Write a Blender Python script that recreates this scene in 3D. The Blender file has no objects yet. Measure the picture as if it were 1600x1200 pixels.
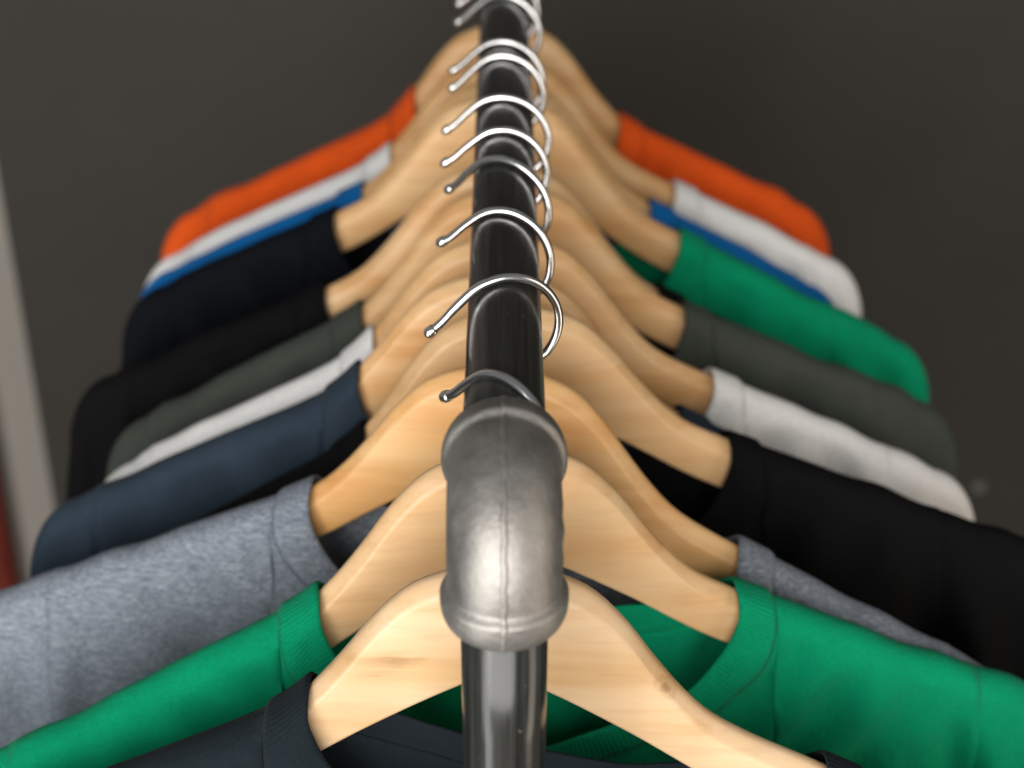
import bpy, bmesh, math, random
from mathutils import Vector, Matrix
R = math.radians
sc = bpy.context.scene
col = sc.collection

# ------------------------------------------------------------------ camera
RAIL = 1.55                       # height of the rail's axis above the floor
PR = 0.0167                       # pipe radius
cam_d = bpy.data.cameras.new('camera'); cam = bpy.data.objects.new('camera', cam_d); col.objects.link(cam)
cam_d.sensor_width = 36.0; cam_d.lens = 36.0 * 2500 / 1600; cam_d.shift_x = 0.0075
cam_d.clip_start = 0.02; cam_d.clip_end = 60
cam.location = (0, 0, RAIL + 0.334); cam.rotation_euler = (R(90 - 30.1), 0, 0)
cam_d.dof.use_dof = True; cam_d.dof.focus_distance = 0.70; cam_d.dof.aperture_fstop = 5.4
cam_d.dof.aperture_blades = 7
sc.camera = cam
# ------------------------------------------------------------------ world, lamps, exposure
w = bpy.data.worlds.new('World'); sc.world = w; w.use_nodes = True
bg = w.node_tree.nodes['Background']; bg.inputs[0].default_value = (0.92, 0.97, 1.0, 1); bg.inputs[1].default_value = 0.15
def area(name, loc, target, sx, sy, power, colr):
    l = bpy.data.lights.new(name, 'AREA'); l.shape = 'RECTANGLE'; l.size = sx; l.size_y = sy
    l.energy = power; l.color = colr
    o = bpy.data.objects.new(name, l); col.objects.link(o); o.location = loc
    o.rotation_euler = (Vector(target) - Vector(loc)).to_track_quat('-Z', 'Y').to_euler()
    return o
area('window_light', (-0.25, -1.20, 1.80), (0.0, 0.7, 1.38), 2.0, 1.8, 62, (1.0, 0.98, 0.95))
area('door_light', (-0.90, -0.48, 1.20), (0.0, 0.60, 1.20), 0.45, 2.3, 15, (1.0, 0.985, 0.96))
area('room_light', (1.25, 0.02, 1.32), (0.0, 0.60, 1.32), 0.4, 2.2, 8, (1.0, 0.86, 0.70))
sc.view_settings.view_transform = 'Standard'; sc.view_settings.look = 'None'
sc.view_settings.exposure = 0.0; sc.view_settings.gamma = 1.0

# ------------------------------------------------------------------ helpers
def tag(o, label=None, cat=None, group=None, kind=None):
    if label: o['label'] = label
    if cat: o['category'] = cat
    if group: o['group'] = group
    if kind: o['kind'] = kind
    return o
def empty(name, loc, rz=0):
    o = bpy.data.objects.new(name, None); col.objects.link(o); o.location = loc; o.rotation_euler = (0, 0, rz)
    o.empty_display_size = 0.02
    return o
def mesh(name, verts, faces, mat, parent=None, smooth=True, uv=None):
    me = bpy.data.meshes.new(name); me.from_pydata(verts, [], faces)
    if uv:
        L = me.uv_layers.new(name='UVMap')
        for lp in me.loops: L.data[lp.index].uv = uv[lp.vertex_index]
    if smooth: me.polygons.foreach_set('use_smooth', [True] * len(me.polygons))
    me.materials.append(mat); me.update()
    o = bpy.data.objects.new(name, me); col.objects.link(o); o.parent = parent
    return o
def weld(o, dist=1e-5, recalc=True):
    bm = bmesh.new(); bm.from_mesh(o.data)
    bmesh.ops.remove_doubles(bm, verts=bm.verts, dist=dist)
    if recalc: bmesh.ops.recalc_face_normals(bm, faces=bm.faces)
    bm.to_mesh(o.data); bm.free(); return o
def smooth_path(pts, n=8):
    P = [Vector(p) for p in pts]; out = []
    for i in range(len(P) - 1):
        p0 = P[max(i - 1, 0)]; p1 = P[i]; p2 = P[i + 1]; p3 = P[min(i + 2, len(P) - 1)]
        for k in range(n):
            t = k / n
            out.append(0.5 * ((2 * p1) + (p2 - p0) * t + (2 * p0 - 5 * p1 + 4 * p2 - p3) * t * t + (3 * p1 - p0 - 3 * p2 + p3) * t ** 3))
    out.append(P[-1]); return out
def tube(path, rad, seg=12, cap=True):
    """rad: number or list; returns verts, faces"""
    n = len(path); V = []; F = []
    t0 = (path[1] - path[0]).normalized()
    up = Vector((0, 1, 0)) if abs(t0.y) < 0.9 else Vector((1, 0, 0))
    nrm = (up - t0 * up.dot(t0)).normalized()
    for i in range(n):
        t = (path[min(i + 1, n - 1)] - path[max(i - 1, 0)]).normalized()
        nrm = (nrm - t * nrm.dot(t)).normalized(); b = t.cross(nrm)
        r = rad[i] if isinstance(rad, (list, tuple)) else rad
        for k in range(seg):
            a = 2 * math.pi * k / seg
            V.append(path[i] + (nrm * math.cos(a) + b * math.sin(a)) * r)
    for i in range(n - 1):
        for k in range(seg):
            k2 = (k + 1) % seg
            F.append((i * seg + k, i * seg + k2, (i + 1) * seg + k2, (i + 1) * seg + k))
    if cap:
        F.append(tuple(range(seg - 1, -1, -1))); F.append(tuple((n - 1) * seg + k for k in range(seg)))
    return V, F
def sstep(a, b, x):
    t = min(1, max(0, (x - a) / (b - a))); return t * t * (3 - 2 * t)
def interp(tab, x):
    if x <= tab[0][0]: return tab[0][1]
    for i in range(len(tab) - 1):
        if x <= tab[i + 1][0]:
            x0, y0 = tab[i]; x1, y1 = tab[i + 1]
            m0 = (y1 - tab[i - 1][1]) / (x1 - tab[i - 1][0]) if i > 0 else 0.0
            m1 = (tab[i + 2][1] - y0) / (tab[i + 2][0] - x0) if i + 2 < len(tab) else (y1 - y0) / (x1 - x0)
            h = x1 - x0; t = (x - x0) / h
            return (2*t**3-3*t*t+1)*y0 + (t**3-2*t*t+t)*h*m0 + (-2*t**3+3*t*t)*y1 + (t**3-t*t)*h*m1
    x0, y0 = tab[-2]; x1, y1 = tab[-1]
    return y1 + (x - x1) * (y1 - y0) / (x1 - x0)

# ------------------------------------------------------------------ materials
class NT:
    def __init__(s, name):
        s.m = bpy.data.materials.new(name); s.m.use_nodes = True
        s.n = s.m.node_tree.nodes; s.l = s.m.node_tree.links; s.b = s.n['Principled BSDF']
    def add(s, t, **kw):
        n = s.n.new(t)
        for k, v in kw.items():
            if k in n.inputs.keys(): n.inputs[k].default_value = v
            else: setattr(n, k, v)
        return n
    def link(s, a, b): s.l.new(a, b)
    def ramp(s, src, stops):
        r = s.n.new('ShaderNodeValToRGB'); e = r.color_ramp.elements
        while len(e) < len(stops): e.new(0.5)
        for q, (p, c) in zip(e, stops):
            q.position = p; q.color = (*c, 1) if len(c) == 3 else c
        s.link(src, r.inputs[0]); return r
    def coords(s, scale=(1, 1, 1), kind='Object', loc=(0, 0, 0), rot=(0, 0, 0)):
        c = s.n.new('ShaderNodeTexCoord'); m = s.n.new('ShaderNodeMapping')
        m.inputs['Scale'].default_value = scale; m.inputs['Location'].default_value = loc; m.inputs['Rotation'].default_value = rot
        s.link(c.outputs[kind], m.inputs[0]); return m.outputs[0]
    def noise(s, vec, scale, detail=3, rough=0.5):
        n = s.add('ShaderNodeTexNoise'); n.inputs['Scale'].default_value = scale
        n.inputs['Detail'].default_value = detail; n.inputs['Roughness'].default_value = rough
        s.link(vec, n.inputs['Vector']); return n.outputs['Fac']
    def bump(s, h, strength, dist, prev=None):
        b = s.add('ShaderNodeBump'); b.inputs['Strength'].default_value = strength; b.inputs['Distance'].default_value = dist
        s.link(h, b.inputs['Height'])
        if prev: s.link(prev.outputs[0], b.inputs['Normal'])
        s.link(b.outputs[0], s.b.inputs['Normal']); return b
    def mul(s, a, bcol, fac=1.0, mode='MULTIPLY'):
        m = s.add('ShaderNodeMix', data_type='RGBA', blend_type=mode)
        m.inputs[0].default_value = fac if not hasattr(fac, 'links') else 0
        if hasattr(fac, 'links'): s.link(fac, m.inputs[0])
        s.link(a, m.inputs[6])
        if hasattr(bcol, 'links'): s.link(bcol, m.inputs[7])
        else: m.inputs[7].default_value = (*bcol, 1)
        return m.outputs[2]

def fabric(name, base, rib=False, heather=None, weave=1.0, sheen=0.03, tone=0.10):
    t = NT(name); b = t.b
    b.inputs['Roughness'].default_value = 0.92; b.inputs['Specular IOR Level'].default_value = 0.10
    b.inputs['Sheen Weight'].default_value = sheen; b.inputs['Sheen Roughness'].default_value = 0.45
    vec = t.coords()
    big = t.noise(vec, 22, 4, 0.6)
    r = t.ramp(big, [(0.3, tuple(c * (1 - tone) for c in base)), (0.7, tuple(min(1, c * (1 + tone)) for c in base))])
    out = r.outputs[0]
    if heather:
        v2 = t.coords((0.13, 1.0, 1.0))
        n1 = t.noise(v2, 950, 4, 0.7)
        r2 = t.ramp(n1, [(0.36, heather[0]), (0.5, base), (0.66, heather[1])])
        n2 = t.noise(v2, 230, 2, 0.6)
        r3 = t.ramp(n2, [(0.35, (0.72, 0.74, 0.78)), (0.65, (1.12, 1.12, 1.1))])
        out = t.mul(r2.outputs[0], r3.outputs[0], 0.4)
    fl = t.noise(vec, 780, 3, 0.7)
    out = t.mul(out, t.ramp(fl, [(0.30, (0.80,) * 3), (0.52, (1.0,) * 3), (0.74, (1.16,) * 3)]).outputs[0], 1.0)
    t.link(out, b.inputs['Base Color'])
    fine = t.noise(vec, 1500, 2, 0.6)
    bp = t.bump(fine, 0.35 * weave, 0.0006)
    crease = t.noise(t.coords((1.0, 1.0, 0.55)), 42, 3, 0.55)
    bp = t.bump(crease, 0.30, 0.006, bp)
    mid = t.noise(vec, 300, 3, 0.6)
    bp = t.bump(mid, 0.18 * weave, 0.0012, bp)
    if rib:
        uv = t.coords((1, 1, 1), 'UV')
        wv = t.add('ShaderNodeTexWave', wave_type='BANDS', bands_direction='X')
        wv.inputs['Scale'].default_value = 1.0 / 0.0016 / 20 * 6.2832 * 0.68; wv.inputs['Distortion'].default_value = 0.6
        wv.inputs['Detail'].default_value = 1; wv.inputs['Detail Scale'].default_value = 2
        t.link(uv, wv.inputs['Vector'])
        bp = t.bump(wv.outputs['Fac'], 0.34, 0.0007, bp)
        out2 = t.mul(out, t.ramp(wv.outputs['Fac'], [(0.0, (0.90,) * 3), (0.8, (1.0,) * 3)]).outputs[0], 1.0)
        t.link(out2, b.inputs['Base Color'])
    return t.m

def wood(name, seed, knot=None, smear=None, warm=0.0):
    t = NT(name); b = t.b
    vec = t.coords((1, 1, 1), loc=(seed * 1.37, seed * 0.61, seed * 2.1))
    v2 = t.coords((0.09, 1.0, 1.0), loc=(seed * 0.7, seed * 0.3, seed), rot=(0, R(8 if seed % 2 else -6), 0))
    warp = t.noise(vec, 14, 3, 0.5)
    grain = t.noise(v2, 150, 5, 0.62)
    band = t.noise(v2, 38, 3, 0.55)
    kv = (0.90 if seed == 1 else 1) * (1 - 0.09 * ((seed * 37) % 10) / 10); c0 = (0.69 * kv, (0.385 - warm * .06) * kv, (0.158 - warm * .06) * kv); c1 = (0.78 * kv, (0.490 - warm * .07) * kv, (0.248 - warm * .10) * kv); c2 = (0.84 * kv, (0.590 - warm * .07) * kv, (0.350 - warm * .13) * kv)
    r = t.ramp(band, [(0.30, c0), (0.46, c1), (0.70, c2)])
    g = t.ramp(grain, [(0.33, (0.88, 0.84, 0.78)), (0.52, (1.0, 1.0, 1.0))])
    out = t.mul(r.outputs[0], g.outputs[0], 0.75)
    bl = t.ramp(warp, [(0.32, (0.88, 0.84, 0.76)), (0.62, (1.04, 1.03, 1.0))])
    out = t.mul(out, bl.outputs[0], 0.8)
    for spot in (knot, smear):
        if not spot: continue
        (sx, sz, wx, wz, ang, colr, kind) = spot
        tc = t.add('ShaderNodeTexCoord'); mp = t.add('ShaderNodeMapping', vector_type='TEXTURE')
        mp.inputs['Location'].default_value = (sx, 0, sz); mp.inputs['Rotation'].default_value = (0, ang, 0)
        mp.inputs['Scale'].default_value = (wx, 1.0, wz)
        t.link(tc.outputs['Object'], mp.inputs[0])
        nz = t.add('ShaderNodeTexNoise'); nz.inputs['Scale'].default_value = 1.6; nz.inputs['Detail'].default_value = 3
        t.link(mp.outputs[0], nz.inputs['Vector'])
        ad = t.add('ShaderNodeVectorMath', operation='MULTIPLY_ADD'); ad.inputs[1].default_value = (0.9, 0.9, 0.9)
        t.link(nz.outputs['Color'], ad.inputs[0]); t.link(mp.outputs[0], ad.inputs[2])
        sub = t.add('ShaderNodeVectorMath', operation='MULTIPLY'); sub.inputs[1].default_value = (1, 0, 1)
        t.link(ad.outputs[0], sub.inputs[0])
        off = t.add('ShaderNodeVectorMath', operation='SUBTRACT'); off.inputs[1].default_value = (0.45, 0, 0.45)
        t.link(sub.outputs[0], off.inputs[0])
        ln = t.add('ShaderNodeVectorMath', operation='LENGTH'); t.link(off.outputs[0], ln.inputs[0])
        if kind == 'knot':
            f = t.ramp(ln.outputs['Value'], [(0.0, (0.6,) * 3), (0.28, (0.45,) * 3), (0.42, (0.14,) * 3), (0.8, (0.20,) * 3), (0.86, (0.12,) * 3), (1.0, (0.0,) * 3)])
        else:
            f = t.ramp(ln.outputs['Value'], [(0.0, (0.42,) * 3), (0.5, (0.24,) * 3), (1.0, (0.0,) * 3)])
            f2 = t.add('ShaderNodeMath', operation='MULTIPLY'); t.link(f.outputs[0], f2.inputs[0])
            gr = t.ramp(grain, [(0.40, (1.0,) * 3), (0.58, (0.12,) * 3)]); t.link(gr.outputs[0], f2.inputs[1]); f = f2
        out = t.mul(out, colr, f.outputs[0], 'MIX')
    t.link(out, b.inputs['Base Color'])
    rr = t.ramp(warp, [(0.3, (0.42,) * 3), (0.7, (0.54,) * 3)]); t.link(rr.outputs[0], b.inputs['Roughness'])
    b.inputs['Coat Weight'].default_value = 0.25; b.inputs['Coat Roughness'].default_value = 0.28
    bp = t.bump(grain, 0.05, 0.0006)
    t.bump(t.noise(vec, 45, 2), 0.06, 0.002, bp)
    return t.m

def m_pipe(axis):
    t = NT('black_lacquered_steel_' + axis); b = t.b
    sclv = (1, 0.02, 1) if axis == 'y' else (1, 1, 0.02)
    n = t.noise(t.coords(sclv), 330, 3, 0.6)
    c = t.ramp(n, [(0.35, (0.012, 0.0125, 0.012)), (0.65, (0.032, 0.032, 0.029))])
    sp = t.noise(t.coords(), 240, 4, 0.75)
    spk = t.ramp(sp, [(0.66, (0,) * 3), (0.72, (1,) * 3)])
    out = t.mul(c.outputs[0], (0.11, 0.11, 0.10), spk.outputs[0], 'MIX')
    t.link(out, b.inputs['Base Color'])
    rr = t.ramp(n, [(0.3, (0.15,) * 3), (0.7, (0.27,) * 3)]); t.link(rr.outputs[0], b.inputs['Roughness'])
    b.inputs['Specular IOR Level'].default_value = 0.6
    bp = t.bump(n, 0.18, 0.0004); t.bump(sp, 0.12, 0.0004, bp)
    return t.m
def m_cast():
    t = NT('grey_cast_iron'); b = t.b
    v = t.coords(); n = t.noise(v, 420, 4, 0.7); n2 = t.noise(v, 60, 4, 0.6)
    c = t.ramp(n2, [(0.3, (0.30, 0.282, 0.26)), (0.7, (0.40, 0.38, 0.355))])
    out = t.mul(c.outputs[0], t.ramp(n, [(0.3, (0.82,) * 3), (0.6, (1.0,) * 3)]).outputs[0], 0.7)
    t.link(out, b.inputs['Base Color']); b.inputs['Metallic'].default_value = 0.92
    rr = t.ramp(n2, [(0.3, (0.47,) * 3), (0.7, (0.57,) * 3)]); t.link(rr.outputs[0], b.inputs['Roughness'])
    bp = t.bump(n, 0.45, 0.0007); t.bump(n2, 0.12, 0.0018, bp)
    return t.m
def m_chrome():
    t = NT('polished_nickel_wire'); b = t.b
    b.inputs['Base Color'].default_value = (0.90, 0.88, 0.86, 1); b.inputs['Metallic'].default_value = 1
    b.inputs['Roughness'].default_value = 0.21
    t.bump(t.noise(t.coords(), 260, 2), 0.06, 0.0004)
    return t.m
def m_plain(name, c, rough, nscale=30, tone=0.08, bs=0.1, bd=0.002):
    t = NT(name); n = t.noise(t.coords(), nscale, 5, 0.6)
    r = t.ramp(n, [(0.3, tuple(x * (1 - tone) for x in c)), (0.7, tuple(x * (1 + tone) for x in c))])
    t.link(r.outputs[0], t.b.inputs['Base Color']); t.b.inputs['Roughness'].default_value = rough
    t.bump(t.noise(t.coords(), nscale * 8, 3), bs, bd); return t.m

M_PIPE_Y, M_PIPE_Z, M_CAST, M_CHROME = m_pipe('y'), m_pipe('z'), m_cast(), m_chrome()

# ------------------------------------------------------------------ the setting
def sheet(name, verts, mat):
    o = mesh(name, verts, [(0, 1, 2, 3)], mat, smooth=False); tag(o, kind='structure'); return o
WALL_Y = 1.95
sheet('floor', [(-6, -4, 0), (6, -4, 0), (6, 6, 0), (-6, 6, 0)], m_plain('dark_floor', (0.05, 0.045, 0.04), 0.6, 8))
def slab(name, x0, x1, y0, y1, z0, z1, mat, kind='structure', parent=None, bev=0.004):
    bm = bmesh.new(); bmesh.ops.create_cube(bm, size=1)
    for v in bm.verts:
        v.co = Vector(((x0 + x1) / 2 + v.co.x * (x1 - x0), (y0 + y1) / 2 + v.co.y * (y1 - y0), (z0 + z1) / 2 + v.co.z * (z1 - z0)))
    bmesh.ops.bevel(bm, geom=bm.edges[:], offset=bev, segments=2, affect='EDGES')
    me = bpy.data.meshes.new(name); bm.to_mesh(me); bm.free(); me.materials.append(mat)
    o = bpy.data.objects.new(name, me); col.objects.link(o); o.parent = parent
    if kind: tag(o, kind=kind)
    return o
slab('wall_back', -0.665, 5, WALL_Y, WALL_Y + 0.12, 0.002, 3.0, m_plain('charcoal_wall_paint', (0.045, 0.0400, 0.032), 0.75, 6, 0.07, 0.15, 0.003))
slab('wall_side', -5, -0.665, WALL_Y + 0.05, WALL_Y + 0.17, 0.002, 3.0, m_plain('beige_wall_paint', (0.36, 0.33, 0.29), 0.8, 6, 0.05))
M_RED = m_plain('dark_red_paint', (0.17, 0.022, 0.012), 0.5, 12, 0.25)
pv, pf = tube([Vector((-0.762, WALL_Y + 0.005, z)) for z in (0.0, 0.4, 0.9, 1.4, 2.0, 2.6)], 0.024, 20)
po = mesh('red_pole', pv, pf, M_RED)
tag(po, 'dark red upright pole standing against the pale beige wall', 'pole')
# small round cap on the charcoal wall
prof = [(0.0, 0.006), (0.005, 0.0058), (0.0085, 0.0045), (0.010, 0.002), (0.010, -0.001)]
V = []; F = []; N = 20
for i, (r_, d_) in enumerate(prof):
    for k in range(N):
        a = 2 * math.pi * k / N; V.append((r_ * math.cos(a), -d_, r_ * math.sin(a)))
for i in range(len(prof) - 1):
    for k in range(N): F.append((i*N+k, i*N+(k+1) % N, (i+1)*N+(k+1) % N, (i+1)*N+k))
capo = weld(mesh('screw_cap', V, F, m_plain('pale_plastic', (0.17, 0.165, 0.155), 0.45)))
capo.location = (0.694, WALL_Y, RAIL + 0.334 - 1.305)
tag(capo, 'small round grey screw cap on the dark charcoal wall', 'screw cap')

# ------------------------------------------------------------------ clothes rack of pipe
YV = 0.482                        # near upright
YE = 1.40                         # far upright
CE = 0.048
rack = empty('clothes_rack', (0, YV, 0))
tag(rack, 'black steel pipe clothes rack with grey cast elbow at its corner', 'clothes rack')
def rk(v): return [Vector((p[0], p[1] - YV, p[2])) for p in v]
def pipe(name, a, b, mat, n=24):
    path = [Vector(a).lerp(Vector(b), i / n) for i in range(n + 1)]
    v, f = tube(path, PR, 48); return mesh(name, rk(v), f, mat, rack)
pipe('rail', (0, YV + CE - 0.012, RAIL), (0, YE - CE + 0.012, RAIL), M_PIPE_Y)
pipe('upright', (0, YV, RAIL - CE + 0.012), (0, YV, 0.012), M_PIPE_Z)
pipe('upright', (0, YE, RAIL - CE + 0.012), (0, YE, 0.012), M_PIPE_Z)
def elbow(y0, sgn):
    RB = 0.031; st = CE - RB
    path = []; S = []
    for i in range(30): path.append(Vector((0, CE - st * (i / 30) ** 1.3, 0)))
    for i in range(45):
        a = math.pi / 2 * i / 44
        path.append(Vector((0, RB - RB * math.sin(a), -RB + RB * math.cos(a))))
    for i in range(1, 31): path.append(Vector((0, 0, -CE + st * ((30 - i) / 30) ** 1.3)))
    L = [0]
    for i in range(1, len(path)): L.append(L[-1] + (path[i] - path[i-1]).length)
    tot = L[-1]; body = 0.0218; colr = 0.0244
    def rad(s):
        e = min(s, tot - s)
        k = 1 - sstep(0.0125, 0.0165, e)
        r = body + (colr - body) * k
        if e < 0.0100: r -= 0.0052 * (1 - math.sqrt(max(0, 1 - ((0.0100 - e) / 0.0102) ** 2)))
        return r
    V = []; F = []; SEG = 96
    rnd = random.Random(4)
    lumps = [(L[-1] * q, s_ * (math.pi / 2) + d, am) for s_ in (1,) for q, d, am in ((0.43, 0.10, .0004), (0.55, -0.12, .0008), (0.68, 0.06, .0005))]
    lumps += [(L[-1] * 0.34, -0.62, .0007), (L[-1] * 0.41, -0.95, .0008), (L[-1] * 0.52, -1.1, .0008)]
    for i, p in enumerate(path):
        t = (path[min(i+1, len(path)-1)] - path[max(i-1, 0)]).normalized()
        out = Vector((1, 0, 0)).cross(t); out = out if out.z - out.y > 0 else -out     # away from the bend's centre
        r0 = rad(L[i])
        for k in range(SEG):
            a = 2 * math.pi * k / SEG
            r = r0
            for (ls, la, am) in lumps:
                da = (a - la + math.pi) % (2 * math.pi) - math.pi
                r += am * math.exp(-((L[i] - ls) / 0.0032) ** 2 - (da / 0.17) ** 2)
            q = p + (out * math.cos(a) + Vector((1, 0, 0)) * math.sin(a)) * r
            V.append(Vector((q.x, sgn * q.y + y0, q.z + RAIL)))
    n = len(path)
    for i in range(n - 1):
        for k in range(SEG): F.append((i*SEG+k, i*SEG+(k+1) % SEG, (i+1)*SEG+(k+1) % SEG, (i+1)*SEG+k))
    for i, fl in ((0, 1), (n - 1, -1)):       # end faces close onto the pipe
        b0 = len(V); p = path[i]
        for k in range(SEG):
            v = V[i*SEG+k]; c = Vector((0, sgn * p.y + y0, p.z + RAIL)); V.append(c + (v - c).normalized() * (PR - 0.001))
        for k in range(SEG):
            q = (i*SEG+k, b0+k, b0+(k+1) % SEG, i*SEG+(k+1) % SEG); F.append(q if fl == 1 else q[::-1])
    eo = weld(mesh('elbow', rk(V), F, M_CAST, rack), 1e-7)
    # raised parting line left by the casting mould
    V = []; F = []; prof = [(-0.0019, -0.0006), (-0.0011, 0.0002), (-0.0004, 0.00058), (0.0004, 0.00058), (0.0011, 0.0002), (0.0019, -0.0006)]
    for i in range(2, n - 2):
        p = path[i]; t = (path[i+1] - path[i-1]).normalized(); out = Vector((1, 0, 0)).cross(t); out = out if out.z - out.y > 0 else -out
        wob = 0.00025 * math.sin(i * 0.9) + 0.0002 * math.sin(i * 2.3)
        for (x_, h_) in prof:
            q = p + out * (rad(L[i]) + h_) ; V.append(Vector((x_ + wob, sgn * q.y + y0, q.z + RAIL)))
    m_ = len(prof)
    for i in range(n - 5):
        for k in range(m_ - 1): F.append((i*m_+k, i*m_+k+1, (i+1)*m_+k+1, (i+1)*m_+k))
    so = mesh('casting_seam', rk(V), F, M_CAST, eo); weld(so, 1e-8)
elbow(YV, 1); elbow(YE, -1)
for yy in (YV, YE):
    V = []; F = []; N = 40; prof = [(PR - .001, 0.030), (0.024, 0.030), (0.025, 0.027), (0.026, 0.012), (0.030, 0.008), (0.055, 0.006), (0.058, 0.004), (0.058, 0.0005), (0.0, 0.0005)]
    for (r_, z_) in prof:
        for k in range(N):
            a = 2 * math.pi * k / N; V.append((r_ * math.cos(a), yy + r_ * math.sin(a), z_))
    for i in range(len(prof) - 1):
        for k in range(N): F.append((i*N+k, i*N+(k+1) % N, (i+1)*N+(k+1) % N, (i+1)*N+k))
    weld(mesh('floor_flange', rk(V), F, M_CAST, rack))

# ------------------------------------------------------------------ hangers
CAMZ = 0.334
TOP = [(0.0, -.402), (.015, -.4028), (.026, -.406), (.040, -.4135), (.055, -.4295), (.068, -.4480), (.082, -.4660), (.095, -.4790), (.115, -.4910), (.140, -.5025), (.180, -.5205), (.222, -.540)]
BOT = [(0.0, -.455), (.020, -.4635), (.060, -.4875), (.100, -.5140), (.140, -.5345), (.180, -.554), (.222, -.574)]
TOP = [(a, b + CAMZ) for a, b in TOP]; BOT = [(a, b + CAMZ) for a, b in BOT]
def ztop(x): return interp(TOP, abs(x))
def zbot(x): return interp(BOT, abs(x))
def ybend(x): return -0.012 * (x / 0.22) ** 2
HT = 0.0085
def hanger_mesh():
    xs = []; n = 96
    for i in range(n + 1): xs.append(-0.222 + 0.444 * i / n)
    V = []; F = []
    def section(t, b, k):
        h = HT * k; top = []
        half = [(-h + 0.0022, b), (-h + 0.0008, b + 0.0007), (-h, b + 0.0026), (-h, (b + t) / 2), (-h, t - 0.0092 * k), (-h + 0.0005, t - 0.0072 * k), (-h + 0.0017, t - 0.0056 * k),
                (-h + 0.0036, t - 0.0036 * k), (-h * 0.34, t - 0.0012 * k)]
        return half + [(0, t)] + [(-y, z) for y, z in reversed(half)]
    m = 0
    for x in xs:
        e = (0.222 - abs(x)); k = 1.0
        t, b = ztop(x), zbot(x)
        if e < 0.012:
            q = math.sqrt(max(0.0, 1 - ((0.012 - e) / 0.012) ** 2)); mid = (t + b) / 2
            t = mid + (t - mid) * (0.45 + 0.55 * q); b = mid + (b - mid) * (0.45 + 0.55 * q); k = 0.7 + 0.3 * q
        s = section(t, b, k); m = len(s)
        for (y, z) in s: V.append((x, y + ybend(x), z))
    for i in range(len(xs) - 1):
        for k in range(m): F.append((i*m+k, (i+1)*m+k, (i+1)*m+(k+1) % m, i*m+(k+1) % m))
    F.append(tuple(range(m))); F.append(tuple(len(V) - m + k for k in range(m - 1, -1, -1)))
    return V, F
HV, HF = hanger_mesh()
WIRE = 0.0021
def hook_parts(parent, swivel, lift=0.0, spread=1.0):
    """wire hook: stem in the wood, round the rail, out to a balled tip on the left"""
    cz = PR + WIRE + 0.0002 - 0.0245
    pts = [(0, 0, ztop(0) - 0.012 + lift), (0, 0, ztop(0) - 0.004 + lift), (0.0004, 0, -0.052), (0.004, 0, -0.0415)]
    for a in (-52, -38, -24, -10, 5, 20, 35, 50, 65, 80, 95, 110, 122, 133):
        pts.append((0.0245 * spread * math.cos(R(a)) + (0.0005), 0, cz + 0.0245 * math.sin(R(a))))
    x0, _, z0 = pts[-1]
    pts += [(x0 - 0.0062, 0, z0 - 0.0058), (x0 - 0.0118, 0, z0 - 0.0118), (x0 - 0.0170, 0, z0 - 0.0158)]
    P = smooth_path([(a, b, c) for a, b, c in pts], 6)
    ca, sa = math.cos(swivel), math.sin(swivel)
    P = [Vector((p.x * ca - p.y * sa, p.x * sa + p.y * ca, p.z)) for p in P]
    v, f = tube(P, WIRE, 14)
    o = mesh('hook', v, f, M_CHROME, parent)
    # crimped ball at the tip
    d = (P[-1] - P[-4]).normalized(); tp = P[-1]
    path = [tp + d * s for s in (-0.0022, -0.0019, -0.0012, -0.0002, 0.0012, 0.0024, 0.0032, 0.0036)]
    rad = [0.0021, 0.0024, 0.0026, 0.0027, 0.0027, 0.0023, 0.0015, 0.0004]
    v, f = tube(path, rad, 16); mesh('hook_tip', v, f, M_CHROME, o)
    # flat-headed collar where the wire enters the wood
    zt = ztop(0) + lift
    path = [Vector((0, 0, zt + s)) for s in (-0.001, 0.0008, 0.0016, 0.0020)]
    v, f = tube(path, [0.0042, 0.0042, 0.0036, 0.0021], 18); mesh('collar', v, f, M_CHROME, o)

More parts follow.
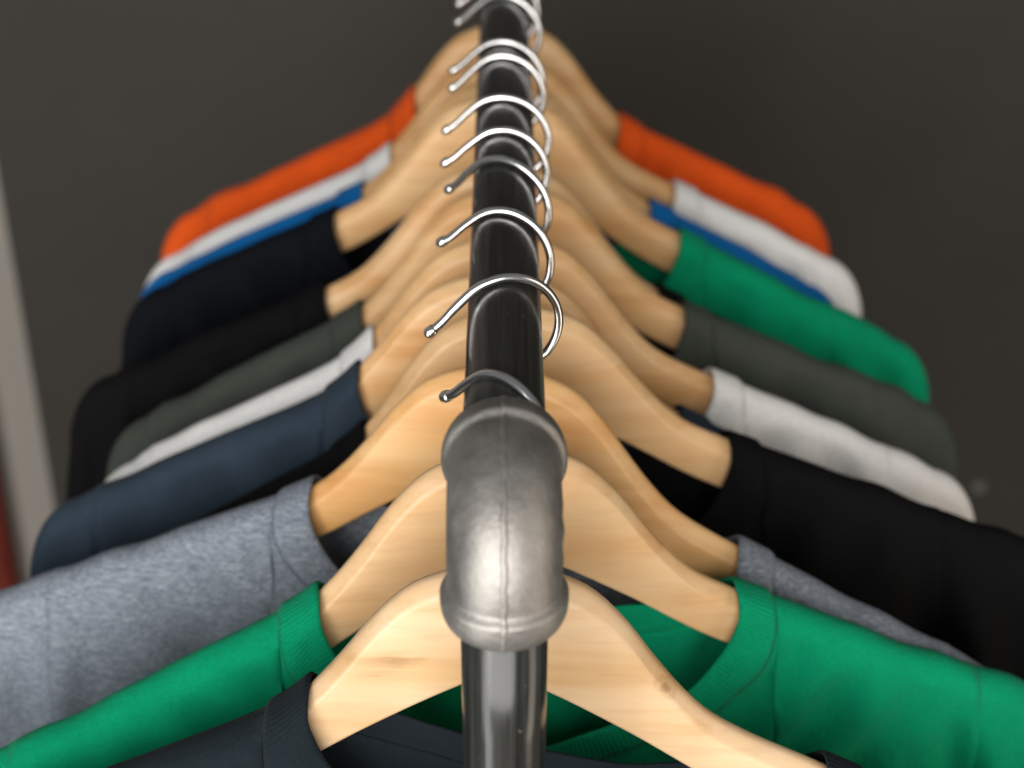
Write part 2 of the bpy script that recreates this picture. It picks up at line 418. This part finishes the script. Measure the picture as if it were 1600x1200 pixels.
# ------------------------------------------------------------------ shirts
def shirt(name_, D, yaw, roll, lift, xl, xr, mats, wl, wr, r, ef, eb, dipF, dipB, seed, label, droop=0.0, two=None, slp=0.44, slv=0.018):
    """T-shirt on a hanger: body, two sleeves, rib neckband."""
    rnd = random.Random(seed)
    root = empty(name_, (0, D, RAIL + lift), yaw); root.rotation_euler[1] = roll; tag(root, label, 'shirt', 'shirts hanging on the rail')
    fab, rib = mats
    BW = 0.020                                    # width of the neckband
    gap = 0.0022
    xc = (xl + xr) / 2; a = (xr - xl) / 2
    zL, zR = ztop(xl) + gap, ztop(xr) + gap
    ph = [rnd.uniform(0, 6.28) for _ in range(8)]; fr = [rnd.uniform(0.8, 1.25) for _ in range(8)]
    def top(x):
        ax = abs(x)
        if xl <= x <= xr:
            t = (x - xl) / (xr - xl)
            # virtual line across the neck opening, tangent-blended at the shoulder points
            return zL + (zR - zL) * t
        z = ztop(x) if ax < 0.20 else ztop(0.20) - (ax - 0.20) * slp
        w_ = wl if x < 0 else wr
        if ax > w_ - 0.05:
            q = min(1, (ax - (w_ - 0.05)) / 0.05); z -= 0.052 * (1 - math.sqrt(max(0, 1 - q * q)))
        return z + gap + (0.0012 * math.sin(ax * 55 * fr[0] + ph[0]) + 0.0009 * math.sin(ax * 130 * fr[6] + ph[6] + (1 if x > 0 else 0))) * sstep(0.15, 0.22, ax)
    def fold(x, z, d, side):
        amp = sstep(0.010, 0.13, d) * 0.0105
        u = x * 34 + 5.0 * z
        f = 0.5 * math.sin(u * fr[1] + ph[1] + side) + 0.34 * math.sin(u * 1.9 * fr[2] + ph[2] * side + 9 * z) + 0.2 * math.sin(u * 3.3 * fr[3] + ph[3] - 14 * z + side)
        sm = 0.0011 * math.sin(x * 120 * fr[4] + z * 60 + ph[4] + side) * sstep(0.003, 0.03, d)
        # drag lines running from the neck corners down the chest
        sx = xr if x > xc else xl
        dx = abs(x) - abs(sx)
        drag = 0.0042 * math.sin((dx * 1.0 + (d) * 0.55) * 165 * fr[5] + ph[5]) * math.exp(-((dx - 0.045) / 0.05) ** 2) * sstep(0.005, 0.03, d) * (1 - sstep(0.07, 0.16, d))
        ax = abs(x)
        slf = 0.0042 * math.sin(ax * 150 * fr[7] + 12 * z + ph[7] + side) * sstep(0.19, 0.25, ax) * sstep(0.008, 0.05, d)
        sag = 0.0022 * math.sin(ax * 60 * fr[3] + 26 * d + ph[6] * side) * sstep(0.004, 0.02, d) * sstep(0.11, 0.16, ax)
        return amp * f + sm + drag + slf + sag
    def surf(x, z_off_top, d, side, o, zt=None, fat=0.0):
        """point d below the fold line"""
        rr = r + o + fat
        q = min(d / rr, 1.0); roll = rr * math.sqrt(max(0, 1 - (1 - q) ** 2))
        ext = (ef if side < 0 else eb) * (1 - math.exp(-max(0, d - rr * 0.5) / 0.07))
        zt = top(x) if zt is None else zt
        z = zt + o - d
        val = roll + ext + fold(x, z, d, side)
        if abs(x) < 0.228 and d < 0.075: val = max(val, min(roll, HT + 0.0022 + o))     # cloth lies on the wood
        return side * val + ybend(max(-.24, min(.24, x))), z
    xsl, xsr = -min(.248, wl - .042), min(.248, wr - .042)                    # armhole seams
    LEN = 0.62
    def build_body():
        V = []; F = []
        xs = []
        n1 = 26; n2 = 40
        for i in range(n1): xs.append(xsl + (xl - BW - 1e-4 - xsl) * i / n1)
        for i in range(n2 + 1): xs.append(xc - (a + BW) * math.cos(math.pi * i / n2))
        for i in range(1, n1 + 1): xs.append(xr + BW + 1e-4 + (xsr - xr - BW - 1e-4) * i / n1)
        rows = 44
        for side in (-1, 1):
            b0 = len(V); dip = dipF if side < 0 else dipB
            for j, x in enumerate(xs):
                s = (x - xc) / (a + BW); d0 = 0.0
                if abs(s) < 1: d0 = (dip + BW) * math.sqrt(1 - s * s)
                d0 = max(0, d0 - 0.0015) if d0 > 0.002 else 0
                for i in range(rows + 1):
                    v = i / rows; g = 0.25 * v + 0.75 * v ** 2.6
                    if d0 == 0: g = v ** 2.2 
                    d = d0 + (LEN - d0) * g
                    y, z = surf(x, 0, d, side, 0)
                    e = min(j, len(xs) - 1 - j) / 10
                    y = (y - ybend(x)) * (1 - sstep(0.2, 0.27, d) * (1 - sstep(0, 1, e))) + ybend(x)
                    V.append((x * (1 + 0.03 * sstep(.2, .6, d)), y, z))
            for j in range(len(xs) - 1):
                for i in range(rows):
                    q = (b0 + j*(rows+1)+i, b0 + j*(rows+1)+i+1, b0 + (j+1)*(rows+1)+i+1, b0 + (j+1)*(rows+1)+i)
                    F.append(q if side < 0 else q[::-1])
        o = weld(mesh('body', V, F, fab, root), 2e-6, False); sol(o, 0.0013); return o
    def sol(o, th):
        m = o.modifiers.new('cloth', 'SOLIDIFY'); m.thickness = th; m.offset = -1
    def build_sleeve(sg):
        w_ = wl if sg < 0 else wr; xs0 = -xsl if sg < 0 else xsr
        T = []
        n1 = 22
        for i in range(n1):
            x = xs0 - 0.0015 + (w_ - 0.03 - xs0) * i / n1; T.append((x, top(sg * x) - 0.0007))
        c = (w_ - 0.03, top(sg * (w_ - 0.03)))
        n2 = 20
        for i in range(n2 + 1):       # round the sleeve head
            t = math.pi / 2 * i / n2 * 0.97
            T.append((c[0] + 0.032 * math.sin(t) + 0.0, c[1] - 0.046 * (1 - math.cos(t)) - slp * 0.02 * math.sin(t)))
        lx, lz = T[-1]
        for i in range(1, 15): T.append((lx + 0.016 * math.sin(i / 14 * 1.5), lz - 0.125 * i / 14))
        Bp = []; n = len(T); z0 = T[0][1]
        hx, hz = T[-1]
        for j in range(n):
            t = j / (n - 1); u = sstep(0, 1, t)
            Bp.append((xs0 - 0.0005 + (hx - xs0 - 0.02) * u ** 1.5 * 0.55, z0 - 0.24 + 0.045 * u - 0.02 * math.sin(math.pi * t)))
        # the outer columns run in to the hem
        V = []; F = []; rows = 34
        for side in (-1, 1):
            b0 = len(V)
            for j in range(n):
                tx, tz = T[j]; bx, bz = Bp[j]; Lc = math.hypot(bx - tx, bz - tz)
                for i in range(rows + 1):
                    g = (i / rows) ** 2.0; d = Lc * g
                    px, pz = tx + (bx - tx) * g, tz + (bz - tz) * g
                    fat = slv * sstep(0, 14, j) * sstep(0, 0.08, d) * 0.6
                    yy, _ = surf(sg * px, 0, d, side, 0, zt=pz + d)
                    V.append((sg * px, yy + side * fat, pz))
            for j in range(n - 1):
                for i in range(rows):
                    q = (b0 + j*(rows+1)+i, b0 + j*(rows+1)+i+1, b0 + (j+1)*(rows+1)+i+1, b0 + (j+1)*(rows+1)+i)
                    F.append(q if side * sg < 0 else q[::-1])
        o = weld(mesh('sleeve', V, F, two if (two and sg < 0) else fab, root), 2e-6, False); sol(o, 0.0013); return o
    def build_band():
        V = []; F = []; UV = []
        N = 150; K = 9
        for side in (-1, 1):
            b0 = len(V); dip = dipF if side < 0 else dipB; arc = 0; prev = None
            for j in range(N + 1):
                phi = math.pi * j / N
                for k in range(K + 1):
                    t = k / K; wv = BW * t
                    x = xc - (a + wv) * math.cos(phi); d = (dip + wv) * max(0, math.sin(phi)) 
                    o = 0.0021 * (1 - 0.75 * sstep(0.86, 1.0, t)) * (0.75 + 0.25 * sstep(0, 0.12, t)) + 0.0004
                    y, z = surf(x, 0, d, side, o)
                    if k == 0:
                        p = Vector((x, y, z)); arc += (p - prev).length if prev else 0; prev = p
                    V.append((x, y, z)); UV.append((arc, wv))
            for j in range(N):
                for k in range(K):
                    q = (b0+j*(K+1)+k, b0+j*(K+1)+k+1, b0+(j+1)*(K+1)+k+1, b0+(j+1)*(K+1)+k)
                    F.append(q if side < 0 else q[::-1])
        o = mesh('neckband', V, F, rib, root, uv=UV); weld(o, 2e-6, False); sol(o, 0.0016); return o
    body = build_body()
    if two:
        body.data.materials.append(two)
        for p in body.data.polygons:
            if p.center.x < xc - 0.02: p.material_index = 1
    build_sleeve(-1); build_sleeve(1)
    band = build_band()
    if two:
        band.data.materials.append(two)
        for p in band.data.polygons:
            if p.center.x < xc - 0.02: p.material_index = 1
    return root

def pair(name, base, **k): return fabric(name, base, **k), fabric(name + '_rib', base, rib=True, **k)
F_NAVY = pair('navy_jersey', (0.0095, 0.0150, 0.0190), weave=1.6)
F_GREEN = pair('emerald_jersey', (0.001, 0.27, 0.125))
F_HEATH = pair('blue_grey_heather', (0.205, 0.232, 0.275), heather=((0.125, 0.145, 0.18), (0.335, 0.36, 0.395)))
F_BLACK = pair('black_jersey', (0.0045, 0.0045, 0.0048), sheen=0.0)
F_SLATE = pair('slate_navy_jersey', (0.028, 0.042, 0.060))
F_WHITE = pair('white_jersey', (0.88, 0.865, 0.845), tone=0.03)
F_OLIVE = pair('charcoal_olive_jersey', (0.058, 0.066, 0.055))
F_INK = pair('ink_navy_jersey', (0.0045, 0.0058, 0.0085), sheen=0.0)
F_BLUE = pair('royal_blue_jersey', (0.006, 0.14, 0.42))
F_ORANGE = pair('orange_jersey', (0.78, 0.098, 0.012))

# D, yaw (deg; + turns the right arm away), roll (deg; + lowers the right arm), hook swivel, neck xl, xr, fabric, wl, wr, r, ef, eb, dipF, dipB, shirt label, hanger label, wood
ROWS = [
 (0.548,   0, 1.2, 44, -.084, .150, F_NAVY,  .315, .315, .0125, .012, .010, .085, .040, 'dark navy T-shirt on the hanger right behind the pipe elbow', 'pale wooden hanger with a knot in it, holding the navy shirt by the elbow', dict(knot=(.0735, -.1315, .0085, .0036, R(42), (.20, .075, .018), 'knot'), smear=(-.043, -.116, .026, .009, R(-28), (.16, .085, .03), 'smear'), warm=-.55)),
 (0.637,   7, 0, -14, -.092, .117, F_GREEN, .318, .322, .0125, .012, .010, .085, .034, 'emerald green T-shirt between the navy shirt and the heather grey shirt', 'wooden hanger holding the green shirt next to the navy shirt', dict(warm=.1)),
 (0.710,  -6, 1.5, 20, -.100, .130, F_HEATH, .330, .315, .0135, .016, .012, .080, .034, 'blue-grey heather T-shirt with mottled knit', 'wooden hanger holding the blue-grey heather shirt', dict(warm=.65)),
 (0.775,   4, -2.5, 30, -.086, .122, F_BLACK, .300, .330, .0120, .008, .005, .085, .034, 'plain black T-shirt between the heather grey and the slate navy shirts', 'wooden hanger holding the black shirt behind the heather grey one', dict(warm=.25)),
 (0.817,   2, 2.5, 10, -.080, .112, F_SLATE, .277, .290, .0120, .006, .005, .080, .034, 'slate navy T-shirt with ribbed collar next to a white shirt', 'wooden hanger with a brown knot holding the slate navy shirt', dict(knot=(.034, .334-.428, .010, .0045, R(25), (.20, .085, .02), 'knot'), warm=.3)),
 (0.868,   4, .5, 12, -.080, .132, F_WHITE, .262, .314, .0120, .008, .006, .075, .034, 'white T-shirt between the slate navy and the dark olive shirts', 'wooden hanger holding the white shirt beside the slate navy one', dict(warm=.3)),
 (0.941,   4, -1, 14, -.097, .116, F_OLIVE, .275, .311, .0120, .010, .004, .085, .034, 'dark olive grey T-shirt with ribbed collar', 'wooden hanger holding the dark olive grey shirt', dict(warm=.4)),
 (0.968,   -.5, 1.5, 16, -.116, .108, F_BLACK, .296, .290, .0120, .006, .006, .085, .034, 'black T-shirt behind the dark olive grey shirt', 'wooden hanger holding the black shirt behind the olive grey one', dict(warm=.2)),
 (1.066,  -1.5, 1.6, 20, -.118, .132, F_GREEN, .278, .328, .0125, .014, .008, .090, .034, 'two-tone T-shirt, green on one half and ink navy on the other', 'wooden hanger holding the two-tone green and navy shirt', dict(warm=.4)),
 (1.112,   0, 1.8, 14, -.102, .115, F_BLUE, .278, .272, .0115, .006, .006, .075, .034, 'royal blue T-shirt squeezed against a white shirt', 'wooden hanger holding the royal blue shirt', dict(warm=.4)),
 (1.166,   1, .8, 14, -.087, .136, F_WHITE, .287, .292, .0120, .008, .006, .075, .034, 'white T-shirt between the orange and the royal blue shirts', 'wooden hanger holding the white shirt beside the orange one', dict(warm=.5)),
 (1.252,   0, 0, 14, -.074, .095, F_ORANGE, .292, .276, .0125, .022, .012, .085, .034, 'bright orange T-shirt, last one on the rail', 'wooden hanger holding the bright orange shirt', dict(warm=.5)),
]
LIFT = [-.005, -.003, 0, 0, 0, 0, 0, .004, .015, .008, .008, .009]
for i, (D, yaw, roll, sw, xl, xr, fm, wl, wr, r, ef, eb, dF, dB, sl, hl, wk) in enumerate(ROWS):
    yw = R(yaw); rl = R(roll)
    h = empty('wooden_hanger', (0, D, RAIL), yw); h.rotation_euler[1] = rl
    tag(h, hl, 'hanger', 'wooden hangers hooked on the rail')
    mesh('shoulder_bar', [(x_, y_, z_ + LIFT[i]) for x_, y_, z_ in HV], HF, wood('maple_wood_%d' % i, i + 1, **wk), h)
    hook_parts(h, -R(sw) - yw, LIFT[i], 1.0 + 0.05 * math.sin(i * 2.7))
    shirt('t_shirt', D, yw, rl, LIFT[i], xl, xr, fm, wl, wr, r, ef, eb, dF, dB, 11 + i * 7, sl, two=F_INK[0] if i == 8 else None)
